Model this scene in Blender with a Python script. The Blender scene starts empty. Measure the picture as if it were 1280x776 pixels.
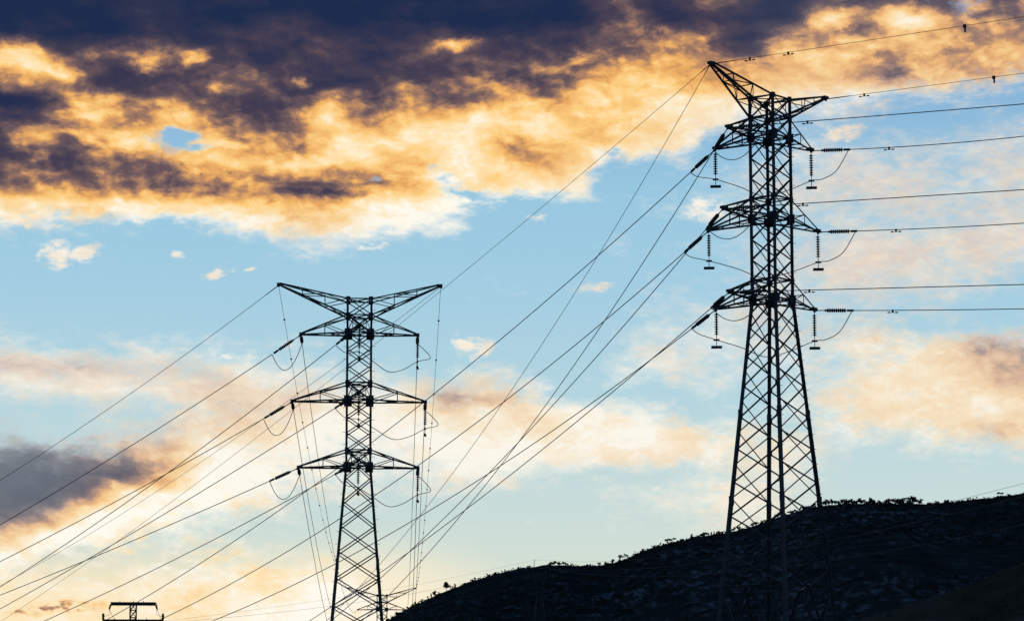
import bpy, bmesh, math, random
import numpy as np
from mathutils import Vector, Matrix

C = bpy.context.scene.collection
scene = bpy.context.scene
R = math.radians

# ------------------------------------------------------------------ camera
W_PX, H_PX, F_PX = 1280.0, 776.0, 3850.0
HORIZON = 1050.0                                  # image row of the true horizon, below the frame
PITCH = math.atan((HORIZON - H_PX / 2) / F_PX)
CAM = Vector((0, 0, 1.7))
cam_data = bpy.data.cameras.new('camera')
cam = bpy.data.objects.new('camera', cam_data)
C.objects.link(cam)
cam.location = CAM
cam.rotation_euler = (math.pi / 2 + PITCH, 0, 0)
cam_data.sensor_width = 36.0
cam_data.lens = F_PX / W_PX * 36.0
cam_data.clip_start = 0.5
cam_data.clip_end = 30000
scene.camera = cam

# ------------------------------------------------------------------ exposure
scene.view_settings.view_transform = 'Standard'
scene.view_settings.look = 'None'
scene.view_settings.exposure = 0.0
scene.view_settings.gamma = 1.0
scene.view_settings.use_curve_mapping = False

SUN_AZ, SUN_EL = -3.2, 2.5                        # degrees; the sun stands behind the hill's left foot

# ------------------------------------------------------------------ sun
sun_data = bpy.data.lights.new('sun', 'SUN')
sun_data.energy = 0.35
sun_data.angle = R(0.5)
sun_data.color = (1.0, 0.62, 0.32)
sun = bpy.data.objects.new('sun', sun_data)
C.objects.link(sun)
sun.rotation_euler = (R(-(90 - SUN_EL)), 0, R(-SUN_AZ))


def lin(c):
    out = []
    for v in c:
        v = v / 255.0
        out.append(v / 12.92 if v <= 0.04045 else ((v + 0.055) / 1.055) ** 2.4)
    return out


# ------------------------------------------------------------------ world: dusk sky with banks of cloud
class Nodes:
    """small helper that wires shader nodes by value or socket"""
    def __init__(self, tree):
        self.t = tree

    def node(self, kind, **props):
        n = self.t.nodes.new(kind)
        for k, v in props.items():
            setattr(n, k, v)
        return n

    def put(self, sock, v):
        if isinstance(v, bpy.types.NodeSocket):
            self.t.links.new(v, sock)
        else:
            sock.default_value = v

    def math(self, op, a, b=0.0, c=0.0, clamp=False):
        n = self.node('ShaderNodeMath', operation=op, use_clamp=clamp)
        self.put(n.inputs[0], a); self.put(n.inputs[1], b); self.put(n.inputs[2], c)
        return n.outputs[0]

    def vec(self, op, a, b=(0, 0, 0)):
        n = self.node('ShaderNodeVectorMath', operation=op)
        self.put(n.inputs[0], a); self.put(n.inputs[1], b)
        return n.outputs['Value'] if op in ('LENGTH', 'DOT_PRODUCT') else n.outputs[0]

    def scale(self, a, s):
        n = self.node('ShaderNodeVectorMath', operation='SCALE')
        self.put(n.inputs[0], a); self.put(n.inputs['Scale'], s)
        return n.outputs[0]

    def xyz(self, x, y, z):
        n = self.node('ShaderNodeCombineXYZ')
        self.put(n.inputs[0], x); self.put(n.inputs[1], y); self.put(n.inputs[2], z)
        return n.outputs[0]

    def sep(self, v):
        n = self.node('ShaderNodeSeparateXYZ'); self.put(n.inputs[0], v)
        return n.outputs

    def rng(self, v, a, b, c=0.0, d=1.0, smooth=False):
        n = self.node('ShaderNodeMapRange', interpolation_type='SMOOTHSTEP' if smooth else 'LINEAR')
        n.clamp = True
        self.put(n.inputs[0], v); self.put(n.inputs[1], a); self.put(n.inputs[2], b)
        self.put(n.inputs[3], c); self.put(n.inputs[4], d)
        return n.outputs[0]

    def noise(self, v, scale, detail=5, rough=0.55, out='Fac', distort=0.0, lac=2.0):
        n = self.node('ShaderNodeTexNoise')
        self.put(n.inputs['Vector'], v)
        n.inputs['Scale'].default_value = scale
        n.inputs['Detail'].default_value = detail
        n.inputs['Roughness'].default_value = rough
        n.inputs['Lacunarity'].default_value = lac
        n.inputs['Distortion'].default_value = distort
        return n.outputs[out]

    def mix(self, f, a, b):
        n = self.node('ShaderNodeMix', data_type='RGBA', blend_type='MIX')
        n.clamp_factor = True
        self.put(n.inputs[0], f); self.put(n.inputs[6], a); self.put(n.inputs[7], b)
        return n.outputs[2]

    def ramp(self, v, stops, interp='LINEAR'):
        n = self.node('ShaderNodeValToRGB')
        cr = n.color_ramp
        cr.interpolation = interp
        while len(cr.elements) < len(stops):
            cr.elements.new(0.5)
        for e, (p, _) in zip(cr.elements, stops):
            e.position = p
        for e, (p, c) in zip(cr.elements, stops):
            e.position = p
            e.color = (*c, 1.0)
        self.put(n.inputs[0], v)
        return n.outputs[0]


# cloud charts over the western sky. Columns: azimuth in steps of 0.95 degree; rows: elevation in steps of 0.58 degree.
# COVER how much cloud, LIT how strongly the low sun catches it, GOLD how yellow (9) or pale pink (0) that light is.
COVER = """
9999999999 9999999999 9999999958 9
9999999999 9999999999 9999999968 9
9999999999 9999999999 9999999999 9
9999999999 9999999999 9999999999 9
9999999999 9999999999 9999988876 5
9999999999 9999999999 9997554332 1
9999999999 9999999999 9752222112 2
9999924799 9999999988 8212322334 4
9999979999 9998999821 1134554445 5
9999999999 9997688701 1245566545 6
9999999999 9987521112 3444455555 6
7543433679 9754100000 0122344445 5
0100000013 3100000011 2234566677 7
0000000000 0000000000 1134677665 4
0000000000 0000110001 2245455543 2
1000000000 0000000002 3444333321 1
2100000000 0000000013 4444454222 2
3322343322 1100000025 5444566776 6
8887666654 3323332135 5433457899 9
6677777887 6667764132 3323568999 9
1123346778 8877799874 2123678888 8
2223457888 7777999988 7554454567 8
7766788876 6567888888 7766521234 5
9988998885 5455553222 3444210000 0
9999998654 4333211124 5665200000 0
9999975432 1000000012 3454200000 0
9986544321 0000000000 2343000000 0
7532234443 2110000000 0000000000 0
5444556666 5321000000 0000000000 0
4445566677 6420000000 0000000000 0
3334456677 7520000000 0000000000 0
"""
LIT = """
0001100100 0000000132 2321222233 3
0000100011 0000000132 1211636533 5
1100121222 2123222234 4325556655 4
7724443222 2222333456 6556665656 6
4772222332 2233433577 6667764666 6
2235354323 5354566777 8878888888 8
2247474335 7578888767 8888877777 7
3755777555 8888856788 8888877777 7
2324457778 7767876888 8888877777 7
3444433443 3568888888 8877777777 7
7777888766 7899999988 8877777777 7
8888999987 8999988888 8877777777 7
8888888899 9988888888 8877777777 7
8888888888 8888888888 8877777777 7
8888888888 8888888888 8877777777 7
8888888888 8888888888 8877777777 7
8888888888 8888888888 8877777777 7
8888888888 8888888888 8888888865 5
6666777888 8888888888 8888888876 5
8888887777 8885678999 8888888887 7
7777777678 9988888999 8888888888 7
4566667889 9999998999 8888888876 7
2234568999 9999999988 8888888888 8
1122479999 9988888888 8888888888 8
1135899998 8888888888 8888888888 8
2479999888 8888888888 8888888888 8
6899888888 8888888888 8888888888 8
9988888888 8888888888 8888888888 8
8888888889 9888888888 8888888888 8
8888888999 9988888888 8888888888 8
8888888999 9988888888 8888888888 8
"""
GOLD = """
9999 9999 9999 9998 8888 8
9999 9999 9999 9998 8888 8
9999 9999 9999 9998 8888 8
9999 9999 9999 9998 7777 7
9999 9999 9999 9853 2222 2
9999 9999 9999 8752 2222 2
9999 9999 9998 4222 2222 2
9999 9999 9963 2222 2222 2
3333 3333 3333 2222 2222 2
3333 3333 3333 2222 2222 2
3333 3333 3333 2222 2222 2
3333 3333 3333 2222 3444 4
2222 3333 3444 4222 4555 5
2222 3333 5555 5543 4555 5
1233 4554 5555 5555 4455 5
1247 7654 4455 4444 2222 2
1378 8654 3333 3333 2222 2
5898 7544 3333 3333 2222 2
8888 8888 5333 3333 2222 2
8888 8888 6433 3333 2222 2
8888 8888 6433 3333 2222 2
"""
# single small clouds: column, row (same 1/100 chart units), half width, half height, tilt, cover, lit shift
PUFFS = [
    (0.75, 3.27, .21, .20, -20, 1.0, 0), (1.08, 3.24, .24, .13, -28, 1.0, 0), (.38, 2.94, .12, .07, 25, .8, 0), (2.73, 3.46, .19, .06, -10, .85, 0),
    (3.15, 3.41, .09, .045, -14, .8, 0), (2.24, 3.235, .09, .055, 20, .7, 0), (4.65, 3.09, .22, .06, -6, .75, 0),
    (5.83, 4.30, .22, .15, 0, .9, 0), (6.02, 4.36, .22, .13, -30, .85, 0), (7.46, 3.59, .20, .085, -6, .8, 0), (8.06, 3.47, .10, .05, 0, .5, 0),
    (10.5, 1.73, .36, .14, -6, .85, .05), (8.82, 2.64, .34, .17, 8, .85, .10), (6.70, 2.73, .18, .06, 0, .5, 0),
    (2.05, 4.42, .30, .10, -4, .55, .05), (2.79, 4.46, .26, .09, 4, .5, .05), (3.1, 4.46, .1, .06, 0, .4, .05),
    (.85, 7.60, .52, .075, -4, .8, -.44), (.33, 7.68, .22, .05, 4, .7, -.40), (2.1, 7.12, .2, .06, -8, .45, .1),
    (5.72, .58, .34, .085, -6, 0, .30), (0.28, .90, .42, .16, 10, 0, .12), (1.88, .88, .18, .14, -24, 0, .28), (2.45, .80, .24, .09, -30, 0, .26), (2.75, 1.10, .1, .2, 20, -.1, .12), (.55, 2.06, .14, .08, -10, 0, .2), (7.3, .72, .26, .07, -16, 0, .2), (6.7, .92, .3, .06, -14, 0, .12), (7.5, 0.9, .2, .05, 0, 0, .12),
    (4.05, 1.45, .17, .28, 30, 0, .22), (3.78, 1.08, .1, .07, 0, 0, .25), (2.2, 1.76, .17, .11, 20, -.28, .1), (2.52, 1.90, .27, .06, -4, -.32, .1),
    (1.5, 1.48, .22, .10, 10, -.25, .1), (5.45, 2.13, .20, .12, 20, -.42, .1), (5.8, 2.42, .3, .07, 8, -.3, 0),
    (4.72, 2.25, .14, .09, 0, -.3, -.1), (12.05, .14, .22, .22, 10, -.15, .3), (7.6, 1.9, .2, .12, 20, -.25, 0),
    (12.3, 4.42, .6, .13, 14, .25, -.05), (6.0, 5.02, .6, .08, -4, .1, -.12), (10.45, .30, .32, .14, -12, 0, .3),
    (11.4, .36, .5, .14, 6, 0, .3), (4.1, 2.43, .75, .06, 3, 0, -.16), (0.2, 1.38, .6, .10, 6, 0, -.2),
]


def build_sky():
    world = bpy.data.worlds.new('World')
    scene.world = world
    world.use_nodes = True
    t = world.node_tree
    t.nodes.clear()
    N = Nodes(t)
    d = N.sep(N.node('ShaderNodeTexCoord').outputs['Generated'])
    x, y, z = d[0], d[1], d[2]
    az = N.math('ARCTAN2', x, y)
    el = N.math('ARCSINE', z)
    k = F_PX / 100
    # chart coordinates: one unit is 1.49 degrees
    u = N.math('MULTIPLY_ADD', N.math('MULTIPLY', az, N.math('COSINE', el)), k, 6.4)
    v = N.math('MULTIPLY_ADD', el, -k, 3.88 + PITCH * k)
    q = N.xyz(u, v, 0.0)
    qs = N.vec('MULTIPLY', q, (1.0, 1.55, 1.0))       # clouds lie flat: features are wider than high

    # billows push the chart about so that no edge stays straight
    big = N.scale(N.vec('SUBTRACT', N.noise(N.vec('ADD', qs, (3.1, 7.7, 1.3)), 0.95, 2, .5, 'Color'), (.5, .5, .5)), 0.40)
    fine = N.scale(N.vec('SUBTRACT', N.noise(N.vec('ADD', qs, (9.4, 2.2, 5.1)), 3.2, 4, .55, 'Color'), (.5, .5, .5)), 0.26)
    warp = N.vec('ADD', N.vec('MULTIPLY', big, (1, .62, 0)), N.vec('MULTIPLY', fine, (1, .75, 0)))
    qw = N.vec('ADD', q, warp)
    qf = N.vec('ADD', q, N.vec('MULTIPLY', fine, (.75, .55, 0)))
    s = N.sep(qw)
    # beyond the chart the banks go on, folded back on themselves
    pos = N.math('MULTIPLY_ADD', N.math('PINGPONG', s[0], 12.8), 1 / 16.0, 0.1)

    def grid(text):
        return np.array([[int(c) / 9.0 for c in line.replace(' ', '')] for line in text.strip().splitlines()])
    gc, gl, g0 = grid(COVER), grid(LIT), grid(GOLD)
    n = 31
    assert gc.shape == gl.shape == (n, n) and g0.shape == (21, 21)
    k21, k31 = np.linspace(0, 1, 21), np.linspace(0, 1, n)
    gg = np.stack([np.interp(k31, k21, r) for r in g0])
    gg = np.stack([np.interp(k31, k21, gg[:, c]) for c in range(n)], 1)
    cur = None
    for i in range(n):
        stops = [((j * 12.8 / 30 + 1.6) / 16.0, (gc[i][j], gl[i][j], gg[i][j])) for j in range(n)]
        if i and i % 5 == 0:                          # keeps the shader's working memory small
            pos = N.math('MULTIPLY_ADD', N.sep(cur)[0], 1e-7, pos)
        r = N.ramp(pos, stops, 'CARDINAL')
        dy = 7.76 / 30
        cur = r if cur is None else N.mix(N.rng(s[1], (i - 1) * dy, i * dy), cur, r)
    ch = N.sep(cur)
    cover, lit, gold = ch[0], ch[1], ch[2]
    n3 = N.noise(N.vec('ADD', N.vec('MULTIPLY', qs, (.8, 1.1, 1)), (1.0, 25.0, 7.0)), 6.5, 5, .56)
    ragged = N.rng(n3, .36, .62, .55, 1.15)
    tiny = N.scale(N.vec('SUBTRACT', N.noise(N.vec('ADD', qs, (4.4, 8.2, 3.1)), 9.0, 4, .6, 'Color'), (.5, .5, .5)), 0.22)
    qf = N.vec('ADD', qf, N.vec('MULTIPLY', tiny, (1, .7, 0)))
    for i, (cx, cy, rx, ry, tilt, dc, dl) in enumerate(PUFFS):
        if i % 6 == 0:
            qf = N.vec('ADD', qf, N.scale(N.xyz(cover, lit, 0.0), 1e-7))
        m = N.node('ShaderNodeMapping', vector_type='TEXTURE')
        m.inputs['Location'].default_value = (cx, cy, 0)
        m.inputs['Rotation'].default_value = (0, 0, R(tilt))
        m.inputs['Scale'].default_value = (rx, ry, 1)
        N.put(m.inputs['Vector'], qf)
        f = N.rng(N.vec('LENGTH', m.outputs[0]), 0.1, 1.5, 1.0, 0.0, True)
        if dc > 0:
            f = N.math('MULTIPLY', f, ragged)
        if dc > 0:
            cover = N.math('MAXIMUM', cover, N.math('MULTIPLY', f, dc))
        elif dc < 0:
            cover = N.math('MULTIPLY_ADD', f, dc, cover)
        if dl:
            lit = N.math('MULTIPLY_ADD', f, dl, lit)

    n1 = N.noise(N.vec('ADD', qs, warp), 1.9, 7, .55)
    n2 = N.noise(N.vec('ADD', N.vec('ADD', qs, (17.0, 5.0, 2.0)), warp), 1.6, 6, .53)
    dens = N.math('ADD', cover, N.math('MULTIPLY', N.math('SUBTRACT', n1, .5), N.math('MULTIPLY_ADD', gold, .40, .60)))
    dens = N.math('ADD', dens, N.math('MULTIPLY', N.math('SUBTRACT', n3, .5), .75))
    soft = N.math('MULTIPLY_ADD', gold, -.26, .46)    # pale clouds are thin veils with soft borders
    alpha = N.rng(dens, N.math('SUBTRACT', .47, soft), N.math('ADD', .53, soft), smooth=True)
    alpha = N.math('MULTIPLY', alpha, N.math('MULTIPLY_ADD', gold, .14, .86))
    n4 = N.noise(N.vec('ADD', N.vec('ADD', qs, (31.0, 11.0, 4.0)), warp), 4.2, 8, .6)
    puffy = N.math('MULTIPLY', N.math('SUBTRACT', n3, .5), N.rng(N.math('ABSOLUTE', N.math('SUBTRACT', lit, .50)), .05, .30, .20, .04))
    billow = N.math('MULTIPLY', N.math('SUBTRACT', N.math('ABSOLUTE', N.math('SUBTRACT', n4, .5)), .09), .45)
    shade = N.math('MULTIPLY_ADD', N.math('SUBTRACT', n2, .5), .42, lit)
    shade = N.math('ADD', shade, puffy)
    rel = N.vec('ADD', N.vec('ADD', qs, (51.0, 3.0, 8.0)), N.scale(warp, .7))
    h0 = N.noise(rel, 1.9, 6, .52)
    h1 = N.noise(N.vec('ADD', rel, (-.06, .12, 0)), 1.9, 6, .52)
    relief = N.math('MULTIPLY', N.math('SUBTRACT', h0, h1), N.rng(N.math('ABSOLUTE', N.math('SUBTRACT', lit, .52)), 0.06, .42, 1.15, .25))
    relief = N.math('MULTIPLY', relief, N.math('MULTIPLY_ADD', gold, .7, .3))
    shade = N.math('ADD', shade, relief)
    shade = N.math('SMOOTH_MAX', shade, N.math('SUBTRACT', lit, .10), .14)   # folds stay brown, not black
    shade = N.math('ADD', shade, N.math('MULTIPLY', billow, N.rng(lit, .2, .55, .35, 1.0)))
    # thin rims let more light through than the thick middle of a cloud
    shade = N.math('ADD', shade, N.math('MULTIPLY', N.math('SUBTRACT', 1.0, alpha), .10), clamp=True)

    golden = N.ramp(shade, [(0.0, lin((30, 45, 78))), (.14, lin((50, 53, 80))), (.27, lin((76, 67, 84))),
                            (.39, lin((114, 92, 94))), (.51, lin((178, 132, 102))), (.62, lin((236, 173, 100))),
                            (.75, lin((254, 207, 130))), (.88, lin((255, 231, 186))), (1.0, lin((255, 251, 238)))])
    pastel = N.ramp(shade, [(0.0, lin((80, 82, 100))), (.2, lin((104, 105, 118))), (.38, lin((146, 138, 144))),
                            (.55, lin((190, 180, 178))), (.70, lin((220, 208, 204))), (.85, lin((243, 226, 210))),
                            (1.0, lin((255, 246, 232)))])
    cloud = N.mix(gold, pastel, golden)

    clear = N.ramp(N.math('DIVIDE', v, 8.0), [
        (0.0, lin((112, 152, 196))), (.15, lin((136, 180, 216))), (.30, lin((152, 199, 224))), (.45, lin((163, 205, 226))),
        (.60, lin((178, 212, 224))), (.75, lin((196, 218, 219))), (.86, lin((208, 222, 214))), (.94, lin((220, 225, 207))),
        (1.0, lin((231, 225, 196)))])
    glow = N.math('MULTIPLY', N.rng(v, 6.6, 7.7, 0, .95, True), N.rng(u, 4.0, 6.8, 1.0, 0.0, True))
    clear = N.mix(glow, clear, (*lin((255, 231, 186)), 1))
    low = N.rng(N.vec('LENGTH', N.vec('MULTIPLY', N.vec('SUBTRACT', q, (4.65, 7.85, 0)), (.55, 1.0, 0))), 0.1, 1.35, .95, 0.0, True)
    clear = N.mix(low, clear, (*lin((255, 242, 214)), 1))
    west = N.mix(alpha, clear, cloud)

    # away from the sunset the sky is the plain dusk sky
    sky = N.node('ShaderNodeTexSky', sky_type='NISHITA')
    sky.sun_disc = False
    sky.sun_elevation = R(SUN_EL)
    sky.sun_rotation = R(SUN_AZ)
    sky.air_density, sky.dust_density, sky.ozone_density = 1.0, 1.0, 2.0
    bg_dusk = N.node('ShaderNodeBackground'); N.put(bg_dusk.inputs[0], N.vec('MULTIPLY', sky.outputs[0], (.62, .85, 1.3))); bg_dusk.inputs[1].default_value = 0.15
    bg_west = N.node('ShaderNodeBackground'); N.put(bg_west.inputs[0], west); bg_west.inputs[1].default_value = 1.0
    side = N.math('MULTIPLY', N.rng(N.math('ABSOLUTE', az), R(22), R(50), 1, 0, True), N.rng(el, R(26), R(45), 1, 0, True))
    mixer = N.node('ShaderNodeMixShader')
    N.put(mixer.inputs[0], side)
    t.links.new(bg_dusk.outputs[0], mixer.inputs[1]); t.links.new(bg_west.outputs[0], mixer.inputs[2])
    out = N.node('ShaderNodeOutputWorld')
    t.links.new(mixer.outputs[0], out.inputs[0])


build_sky()

# ------------------------------------------------------------------ helpers
def ray(px, py):
    r, up = (px - W_PX / 2) / F_PX, (H_PX / 2 - py) / F_PX
    return Vector((r, math.cos(PITCH) - up * math.sin(PITCH), math.sin(PITCH) + up * math.cos(PITCH)))


def spot(px, py, dist):
    """point seen at photo position px, py and standing dist metres away along the ground"""
    r = ray(px, py)
    return CAM + r * (dist / r.y)


class MB:
    """collects geometry for one mesh object"""
    def __init__(self):
        self.v, self.f, self.mi = [], [], []
        self.m = 0

    def add(self, verts, faces):
        o = len(self.v)
        self.v += [tuple(p) for p in verts]
        self.f += [tuple(i + o for i in f) for f in faces]
        self.mi += [self.m] * len(faces)

    def frame(self, a, b, hint=None):
        d = (b - a).normalized()
        h = Vector(hint) if hint is not None else (Vector((0, 0, 1)) if abs(d.z) < .9 else Vector((1, 0, 0)))
        s = d.cross(h)
        if s.length < 1e-4:
            s = d.cross(Vector((0.3, 1, 0.2)))
        s.normalize()
        return d, s, d.cross(s).normalized()

    def angle(self, a, b, w, hint=None, flip=1):
        """rolled steel angle (L section) from a to b, flange width w"""
        a, b = Vector(a), Vector(b)
        d, s, t = self.frame(a, b, hint)
        k = w * .14
        prof = [(-w / 2, -w / 2), (w / 2, -w / 2), (w / 2, -w / 2 + k), (-w / 2 + k, -w / 2 + k), (-w / 2 + k, w / 2), (-w / 2, w / 2)]
        vs = []
        for p in (a, b):
            for (i, j) in prof:
                vs.append(p + s * (i * flip) + t * j)
        fs = [(i, (i + 1) % 6, (i + 1) % 6 + 6, i + 6) for i in range(6)]
        fs += [(0, 3, 2, 1), (0, 5, 4, 3), (6, 7, 8, 9), (6, 9, 10, 11)]
        self.add(vs, fs)

    def rod(self, a, b, r0, r1=None, n=8):
        a, b = Vector(a), Vector(b)
        r1 = r0 if r1 is None else r1
        d, s, t = self.frame(a, b)
        vs = []
        for p, r in ((a, r0), (b, r1)):
            for i in range(n):
                q = 2 * math.pi * i / n
                vs.append(p + (s * math.cos(q) + t * math.sin(q)) * r)
        fs = [(i, (i + 1) % n, (i + 1) % n + n, i + n) for i in range(n)]
        fs += [tuple(range(n))[::-1], tuple(range(n, 2 * n))]
        self.add(vs, fs)

    def tube(self, pts, r, n=6):
        pts = [Vector(p) for p in pts]
        vs = []
        for i, p in enumerate(pts):
            d = (pts[min(i + 1, len(pts) - 1)] - pts[max(i - 1, 0)]).normalized()
            s = d.cross(Vector((0, 0, 1)))
            s = s.normalized() if s.length > 1e-4 else Vector((1, 0, 0))
            t = d.cross(s)
            for k in range(n):
                q = 2 * math.pi * k / n
                vs.append(p + (s * math.cos(q) + t * math.sin(q)) * r)
        fs = []
        for i in range(len(pts) - 1):
            for k in range(n):
                fs.append((i * n + k, i * n + (k + 1) % n, (i + 1) * n + (k + 1) % n, (i + 1) * n + k))
        fs += [tuple(range(n))[::-1], tuple(range((len(pts) - 1) * n, len(pts) * n))]
        self.add(vs, fs)

    def lathe(self, a, b, prof, n=10):
        """profile of (distance along a-b in metres, radius)"""
        a, b = Vector(a), Vector(b)
        d, s, t = self.frame(a, b)
        vs = []
        for (h, r) in prof:
            for k in range(n):
                q = 2 * math.pi * k / n
                vs.append(a + d * h + (s * math.cos(q) + t * math.sin(q)) * r)
        fs = []
        for i in range(len(prof) - 1):
            for k in range(n):
                fs.append((i * n + k, i * n + (k + 1) % n, (i + 1) * n + (k + 1) % n, (i + 1) * n + k))
        fs += [tuple(range(n))[::-1], tuple(range((len(prof) - 1) * n, len(prof) * n))]
        self.add(vs, fs)

    def slab(self, c, ax, ay, az):
        """box from centre and three half axes"""
        c, ax, ay, az = Vector(c), Vector(ax), Vector(ay), Vector(az)
        vs = [c + ax * i + ay * j + az * k for i in (-1, 1) for j in (-1, 1) for k in (-1, 1)]
        self.add(vs, [(0, 1, 3, 2), (4, 6, 7, 5), (0, 4, 5, 1), (2, 3, 7, 6), (0, 2, 6, 4), (1, 5, 7, 3)])

    def build(self, name, mats, parent=None, smooth=False):
        me = bpy.data.meshes.new(name)
        me.from_pydata(self.v, [], self.f)
        for m in (mats if isinstance(mats, (list, tuple)) else [mats]):
            me.materials.append(m)
        if any(self.mi):
            me.polygons.foreach_set('material_index', self.mi)
        if smooth:
            me.polygons.foreach_set('use_smooth', [True] * len(self.f))
        me.update()
        o = bpy.data.objects.new(name, me)
        C.objects.link(o)
        if parent is not None:
            o.parent = parent
        return o


def tag(o, label=None, cat=None, group=None, kind=None):
    for k, v in (('label', label), ('category', cat), ('group', group), ('kind', kind)):
        if v:
            o[k] = v
    return o


def empty(name, loc, rz=0.0):
    o = bpy.data.objects.new(name, None)
    C.objects.link(o)
    o.location = loc
    o.rotation_euler = (0, 0, rz)
    o.empty_display_size = 0.5
    return o


def copy_tree(o, parent=None):
    c = o.copy()
    C.objects.link(c)
    if parent is not None:
        c.parent = parent
    for ch in [x for x in o.children]:
        copy_tree(ch, c)
    return c


def material(name, base, rough=.6, metal=0.0, vary=.25, scale=6.0, bump=0.0):
    m = bpy.data.materials.new(name)
    m.use_nodes = True
    t = m.node_tree
    t.nodes.clear()
    N = Nodes(t)
    p = N.node('ShaderNodeBsdfPrincipled')
    co = N.node('ShaderNodeTexCoord').outputs['Object']
    n = N.noise(co, scale, 5, .6)
    dark = [c * (1 - vary) for c in base]
    light = [min(1, c * (1 + vary)) for c in base]
    N.put(p.inputs['Base Color'], N.ramp(n, [(.3, dark), (.7, light)]))
    N.put(p.inputs['Roughness'], N.rng(n, .3, .7, rough - .08, rough + .08))
    p.inputs['Metallic'].default_value = metal
    if bump:
        b = N.node('ShaderNodeBump'); b.inputs['Strength'].default_value = bump
        N.put(b.inputs['Height'], n); t.links.new(b.outputs[0], p.inputs['Normal'])
    out = N.node('ShaderNodeOutputMaterial')
    t.links.new(p.outputs[0], out.inputs[0])
    return m


M = {
    'steel': material('galvanised_steel', (.085, .09, .096), .62, .25, .3, 2.5),
    'steel_old': material('weathered_steel', (.10, .105, .11), .7, .2, .3, 2.5),
    'glass': material('toughened_glass_insulator', (.055, .075, .07), .35, 0, .2, 4),
    'fitting': material('forged_fitting', (.09, .09, .095), .6, .4, .2, 8),
    'wire': material('aluminium_conductor', (.20, .205, .22), .55, .3, .2, 1.5),
    'wire_far': material('dull_old_conductor', (.16, .165, .18), .95, 0, .2, .4),
    'bark': material('tree_bark', (.05, .04, .03), .9, 0, .3, 3),
    'leaf': material('pine_foliage', (.032, .043, .024), .9, 0, .45, .6),
    'scrub': material('scrub_foliage', (.030, .038, .024), .9, 0, .5, .05),
}

# ------------------------------------------------------------------ terrain
GROUND_PTS = [(0, 0, 0), (16, 172, 9.6), (-10.3, 206, 4.6), (-21, 500, 7.5), (-26, 210, 4.0), (-60, 120, 1.0), (60, 120, 5.0),
              (120, 260, 14), (-120, 300, 3), (0, 330, 7), (-160, 650, 6), (200, 700, 12), (0, 900, 8), (0, -80, 0),
              (-400, 900, 4), (400, 500, 14), (-200, 0, 0), (200, 0, 3), (0, -300, 0), (300, -200, 0), (-300, -200, 0)]


def ground_z(x, y):
    """rolling near ground, flattening out far away"""
    x, y = np.asarray(x, float), np.asarray(y, float)
    num, den = np.zeros_like(x), np.zeros_like(x)
    for (a, b, c) in GROUND_PTS:
        w = 1.0 / ((x - a) ** 2 + (y - b) ** 2 + 60.0) ** 1.25
        num += w * c; den += w
    z = num / den
    r = np.hypot(x, y)
    return z * np.exp(-(np.maximum(r - 900, 0) / 1500) ** 2)


_rng = np.random.default_rng(5)
_lat = _rng.random((256, 256))


def vnoise(x, y):
    xi, yi = np.floor(x).astype(int), np.floor(y).astype(int)
    fx, fy = x - xi, y - yi
    fx, fy = fx * fx * (3 - 2 * fx), fy * fy * (3 - 2 * fy)
    g = lambda i, j: _lat[i & 255, j & 255]
    return (g(xi, yi) * (1 - fx) + g(xi + 1, yi) * fx) * (1 - fy) + (g(xi, yi + 1) * (1 - fx) + g(xi + 1, yi + 1) * fx) * fy - .5


def fbm(x, y, o=5):
    s, a = 0, 1.0
    for _ in range(o):
        s = s + a * vnoise(x, y); x, y, a = x * 2.03 + 7.1, y * 2.03 + 3.7, a * .5
    return s


def grid_mesh(name, X, Y, Z, mat, parent=None):
    n, m = X.shape
    me = bpy.data.meshes.new(name)
    co = np.stack([X, Y, Z], -1).reshape(-1, 3)
    i = np.arange(n * m).reshape(n, m)
    f = np.stack([i[:-1, :-1], i[1:, :-1], i[1:, 1:], i[:-1, 1:]], -1).reshape(-1, 4)
    me.vertices.add(len(co)); me.vertices.foreach_set('co', co.ravel())
    me.loops.add(f.size); me.loops.foreach_set('vertex_index', f.ravel())
    me.polygons.add(len(f)); me.polygons.foreach_set('loop_start', np.arange(len(f)) * 4)
    me.polygons.foreach_set('loop_total', np.full(len(f), 4))
    me.polygons.foreach_set('use_smooth', np.ones(len(f), bool))
    me.update(calc_edges=True); me.validate()
    me.materials.append(mat)
    o = bpy.data.objects.new(name, me)
    C.objects.link(o)
    return o


def land_material(name, scrub, rock, patch_scale, rock_lo, rock_hi, grass=None):
    """scrub-covered limestone slope: dark maquis with pale rock showing in patches and speckles"""
    m = bpy.data.materials.new(name)
    m.use_nodes = True
    t = m.node_tree
    t.nodes.clear()
    N = Nodes(t)
    p = N.node('ShaderNodeBsdfDiffuse')
    co = N.node('ShaderNodeNewGeometry').outputs['Position']
    big = N.noise(co, patch_scale, 4, .6)
    mid = N.noise(co, patch_scale * 7, 5, .65)
    fine = N.noise(N.vec('MULTIPLY', co, (1, .22, .9)), patch_scale * 26, 4, .62)
    rocky = N.rng(N.math('ADD', N.math('MULTIPLY', mid, .55), N.math('MULTIPLY', big, .75)), rock_lo, rock_hi, smooth=True)
    speck = N.rng(fine, .50, .60, smooth=True)
    f = N.math('MULTIPLY', rocky, speck)
    green = N.ramp(mid, [(.3, [c * .6 for c in scrub]), (.7, [c * 1.4 for c in scrub])])
    if grass:
        green = N.mix(N.rng(big, .4, .6, smooth=True), green, (*grass, 1))
    N.put(p.inputs[0], N.mix(f, green, (*rock, 1)))
    out = N.node('ShaderNodeOutputMaterial')
    t.links.new(p.outputs[0], out.inputs[0])
    return m


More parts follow.
